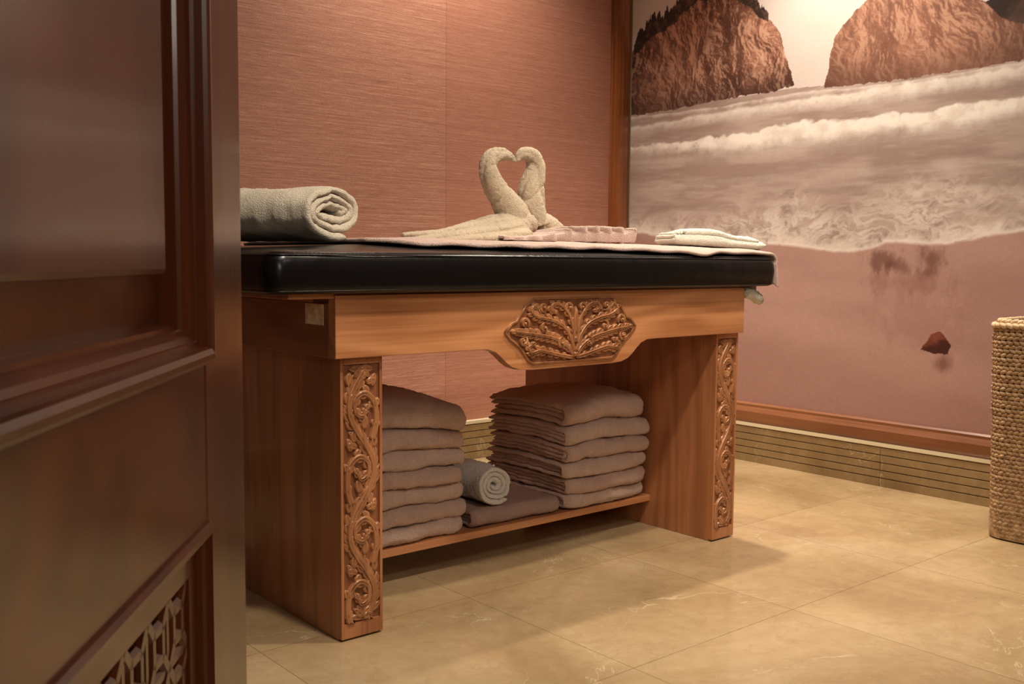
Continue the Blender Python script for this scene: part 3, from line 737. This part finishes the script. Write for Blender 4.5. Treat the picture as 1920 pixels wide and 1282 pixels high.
tube(bm, [Vector((2.2165+.006*i, 1.668, .668-.0012*i*i*.15)) for i in range(13)], [.0145*(.95 if i % 2 else 1.12)*(1 if i < 11 else .7) for i in range(13)], 14)
o = obj('cloth_end', bm, T_LINEN, None, smooth=True)
tag(o, 'small white ribbed cloth end tucked beneath the right end of the black cushion', 'cloth')

# ------------------------------------------------------------------ basket
BX0, BX1, BY0, BY1, BH = 2.742, 3.09, .84, 1.262, .585
bk = thing('laundry_basket', 'tall woven seagrass hamper beside the sea mural', 'basket', ((BX0+BX1)/2, (BY0+BY1)/2, 0))
def perim(ins, r):
    pts = []; x0, x1, y0, y1 = BX0+ins, BX1-ins, BY0+ins, BY1-ins
    cs = ((x1-r, y1-r, 0), (x0+r, y1-r, PI/2), (x0+r, y0+r, PI), (x1-r, y0+r, 1.5*PI))
    for i, (cx, cy, a0) in enumerate(cs):
        for k in range(7): a = a0+PI/2*k/6; pts.append(Vector((cx+r*math.cos(a), cy+r*math.sin(a), 0)))
    return pts+[pts[0].copy()]
def resample(P, n):
    cum = [0]
    for a, b in zip(P, P[1:]): cum.append(cum[-1]+(b-a).length)
    out = []; j = 0
    for i in range(n):
        d = cum[-1]*i/n
        while cum[j+1] < d: j += 1
        t = (d-cum[j])/(cum[j+1]-cum[j]); out.append((P[j].lerp(P[j+1], t), (P[j+1]-P[j]).normalized()))
    return out
bm0 = bmesh.new(); bmesh.ops.create_uvsphere(bm0, u_segments=8, v_segments=6, radius=1); bm0.verts.ensure_lookup_table()
sv = [v.co.copy() for v in bm0.verts]; sf = [[v.index for v in f.verts] for f in bm0.faces]; bm0.free()
def weave(rows, z0, z1, n, ins_fn, sx, sy, sz, tilt_):
    V = []; Fc = []; stp = (z1-z0)/rows
    for r in range(rows):
        zc = z0+stp*(r+.5)
        for i, (p, t) in enumerate(resample(perim(ins_fn(r), .05), n)):
            if r % 4 >= 2: p = p+t*.009
            nrm = Vector((t.y, -t.x, 0)); tl = tilt_ if r % 2 else -tilt_
            ax = (t*math.cos(tl)+Vector((0, 0, 1))*math.sin(tl)); cx_ = ax.cross(nrm)
            b0 = len(V); jj = random.uniform(.9, 1.1)
            for s in sv: q = p+ax*s.x*sx*jj+nrm*s.y*sy+cx_*s.z*sz; V.append((q.x, q.y, max(0.0005, zc+q.z)))
            for f in sf: Fc.append([k+b0 for k in f])
    return V, Fc
V, Fc = weave(50, .006, BH-.006, 86, lambda r: .006+.010*(1-r/50), .0122, .0058, .0057, .35)
me = bpy.data.meshes.new('woven_body'); me.from_pydata(V, [], Fc); link('woven_body', me, GRASS, bk, True)
def wallring(ins0, ins1, z0, z1, r=.05):
    bm = bmesh.new(); A = perim(ins0, r)[:-1]; B = perim(ins1, r-.005)[:-1]; n = len(A)
    rg = [[bm.verts.new((p.x, p.y, zz)) for p in Q] for Q, zz in ((A, z0), (A, z1), (B, z1), (B, z0+.01))]
    for a, b in zip(rg, rg[1:]):
        for k in range(n): bm.faces.new((a[k], a[(k+1) % n], b[(k+1) % n], b[k]))
    bm.faces.new(rg[0]); bm.faces.new(rg[-1]); return bm
obj('inner_frame', wallring(.012, .02, .004, BH-.006), GRASS, bk)
V, Fc = weave(2, BH-.006, BH+.014, 84, lambda r: .004+.010*r, .0135, .0085, .0072, .45)
me = bpy.data.meshes.new('woven_rim'); me.from_pydata(V, [], Fc); link('woven_rim', me, GRASSL, bk, True)

# ------------------------------------------------------------------ door (ajar, near the camera)
DD = .90; th = math.radians(3.03)
dv = (Fh*math.cos(th)-Rh*math.sin(th)); nn = (Rh*math.cos(th)+Fh*math.sin(th))
P0 = Fh*DD + Rh*(-.268*DD)
MD = Matrix(((-dv.x, nn.x, 0, P0.x), (-dv.y, nn.y, 0, P0.y), (0, 0, 1, 0), (0, 0, 0, 1)))
DW, DH, SW, TK = .85, 2.1, .135, .045
door = bpy.data.objects.new('door_1', None); C.objects.link(door); door.location = P0; door['kind'] = 'structure'
door['label'] = 'dark mahogany panelled door standing open in the left foreground'
def dbox(*a, **k): bm = bmesh.new(); box(bm, *a, **k, M=MD); return bm
RT = .671
obj('stile', dbox(0, SW, -TK, 0, .008, DH, bev=.003), W_DOOR_Z, door)
obj('stile', dbox(DW-SW, DW, -TK, 0, .008, DH, bev=.003), W_DOOR_Z, door)
RZ = ((.008, .13), (.545, RT), (1.95, DH))
for a, b in RZ: obj('rail', dbox(SW, DW-SW, -TK, -.0005, a, b, bev=.002), W_DOOR_X, door)
def sweep(bm, s0, s1, z0, z1, prof):
    rg = []
    for o, h in prof: rg.append([bm.verts.new(MD @ Vector(p)) for p in ((s0+o, h, z0+o), (s1-o, h, z0+o), (s1-o, h, z1-o), (s0+o, h, z1-o))])
    for a, b in zip(rg, rg[1:]):
        for k in range(4): bm.faces.new((a[k], a[(k+1) % 4], b[(k+1) % 4], b[k]))
    return rg
pr = [(-.002, -.02), (-.002, .003), (.0, .0065), (.003, .009), (.007, .0095), (.011, .008), (.0125, .005), (.013, -.001), (.0165, -.001), (.017, -.003), (.021, -.005), (.025, -.010), (.0262, -.013), (.029, -.013), (.0295, -.024), (.031, -.032)]
bm = bmesh.new(); sweep(bm, SW, DW-SW, RT, 1.95, pr); obj('moulding', bm, W_DOOR_Z, door)
bm = bmesh.new(); rg = sweep(bm, SW+.027, DW-SW-.027, RT+.027, 1.923, [(0, -.034), (0, -.0265), (.002, -.026), (.036, -.021), (.039, -.0205), (.0405, -.010), (.044, -.008)]); bm.faces.new(rg[-1]); obj('panel', bm, W_DOOR_Z, door)
bm = bmesh.new(); sweep(bm, SW, DW-SW, .13, .545, [(-.002, -.02), (-.002, .002), (.001, .005), (.006, .005), (.0085, .0), (.012, -.002), (.014, -.006), (.015, -.03)]); obj('moulding', bm, W_DOOR_Z, door)
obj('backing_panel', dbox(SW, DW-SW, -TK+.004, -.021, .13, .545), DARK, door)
bm = bmesh.new(); a0, a1, b0, b1 = SW+.013, DW-SW-.013, .143, .532
FR = .020
for (q0, q1, w0, w1) in ((a0, a0+FR, b0, b1), (a1-FR, a1, b0, b1), (a0+FR, a1-FR, b1-FR, b1), (a0+FR, a1-FR, b0, b0+FR)):
    box(bm, q0, q1, -.021, -.006, w0, w1, .0015, M=MD)
tf = lambda u, v, d: MD @ Vector((u, -.021+d, v))
ua, ub, va, vb = a0+FR, a1-FR, b0+FR, b1-FR
def bar(u0, v0, u1, v1, w=.0042, h=.013):
    pp = [(u0, v0), ((u0+u1)/2, (v0+v1)/2), (u1, v1)]
    l = math.hypot(u1-u0, v1-v0); nx, ny = -(v1-v0)/l, (u1-u0)/l; rings = []
    for (u, v) in pp: rings.append([bm.verts.new(tf(u+nx*o*w, v+ny*o*w, h*hh)) for o, hh in ((-1, 0), (-1, .8), (-.5, 1), (.5, 1), (1, .8), (1, 0))])
    for A_, B_ in zip(rings, rings[1:]):
        for k in range(5): bm.faces.new((A_[k], A_[k+1], B_[k+1], B_[k]))
    bm.faces.new(rings[0]); bm.faces.new(rings[-1])
nu, nv = 11, 7; gu = (ub-ua)/nu; gv = (vb-va)/nv
for i in range(nu+1):
    for j in range(nv+1):
        u = ua+gu*i; v = vb-gv*j
        if i < nu and j < nv:
            for (su, sv_) in ((0, 0), (1, 0), (0, 1), (1, 1)):
                bar(u+gu*su, v-gv*sv_, u+gu*(.5+.20*(1 if su else -1)), v-gv*(.5+.20*(1 if sv_ else -1)), w=.0068)
            q = [(u+gu*(.5+.31*math.cos(k*PI/4)), v-gv*.5+gv*.31*math.sin(k*PI/4)) for k in range(9)]
            q = [q[k] for k in (1, 3, 5, 7, 1)]
            for A_, B_ in zip(q, q[1:]): bar(*A_, *B_, w=.0058)
        if i < nu: bar(u, v, u+gu, v, w=.0052, h=.012)
        if j < nv: bar(u, v, u, v-gv, w=.0052, h=.012)
obj('fretwork', bm, W_DOOR_Z, door)

# ------------------------------------------------------------------ lights
def area(name, loc, target, size, power, col=(1, .80, .58), spread=180, shape='DISK'):
    l = bpy.data.lights.new(name, 'AREA'); l.shape = shape; l.size = size; l.energy = power; l.color = col; l.spread = math.radians(spread)
    o = bpy.data.objects.new(name, l); C.objects.link(o); o.location = loc
    o.rotation_euler = (Vector(target)-Vector(loc)).to_track_quat('-Z', 'Y').to_euler(); return o
WARM = (1, .88, .71)
def spot(name, loc, target, power, ang=70, blend=.6, size=.04, col=WARM):
    l = bpy.data.lights.new(name, 'SPOT'); l.energy = power; l.spot_size = math.radians(ang); l.spot_blend = blend; l.shadow_soft_size = size; l.color = col
    o = bpy.data.objects.new(name, l); C.objects.link(o); o.location = loc
    o.rotation_euler = (Vector(target)-Vector(loc)).to_track_quat('-Z', 'Y').to_euler(); return o
spot('ceiling_lamp', (2.0, .95, 2.55), (1.9, 1.5, 0), 125, 84, .9, .05)
spot('ceiling_lamp', (2.7, 2.05, 2.55), (2.65, 1.85, 0), 215, 85, .9, .04)
spot('ceiling_lamp', (2.1, 2.64, 2.55), (2.1, 2.90, .9), 140, 100, .95, .05)
spot('ceiling_lamp', (1.1, 0.6, 2.55), (1.55, 1.88, .4), 130, 68, .9, .08)
spot('ceiling_lamp', (2.75, 1.3, 2.55), (3.05, 1.4, .9), 50, 90, .9, .06)
area('ceiling_fill', (1.0, .6, 2.56), (1.0, .6, 0), 1.2, 6, (1, .90, .78))  # added soft fill under the ceiling, not a fixture of the room
area('camera_fill', (.1, -.9, 1.5), (1.5, 2.0, .2), .6, 3, (1, .88, .74), 110)  # added weak fill from behind the camera towards the table
spot('shelf_fill', (1.35, .0, 1.75), (1.6, 1.9, .22), 34, 52, .9, .15, (1, .89, .75))  # added spot without a real fixture, brightens the towels on the shelf
w = bpy.data.worlds.new('world'); S.world = w; w.use_nodes = True
w.node_tree.nodes['Background'].inputs[0].default_value = (1, .85, .7, 1); w.node_tree.nodes['Background'].inputs[1].default_value = .05
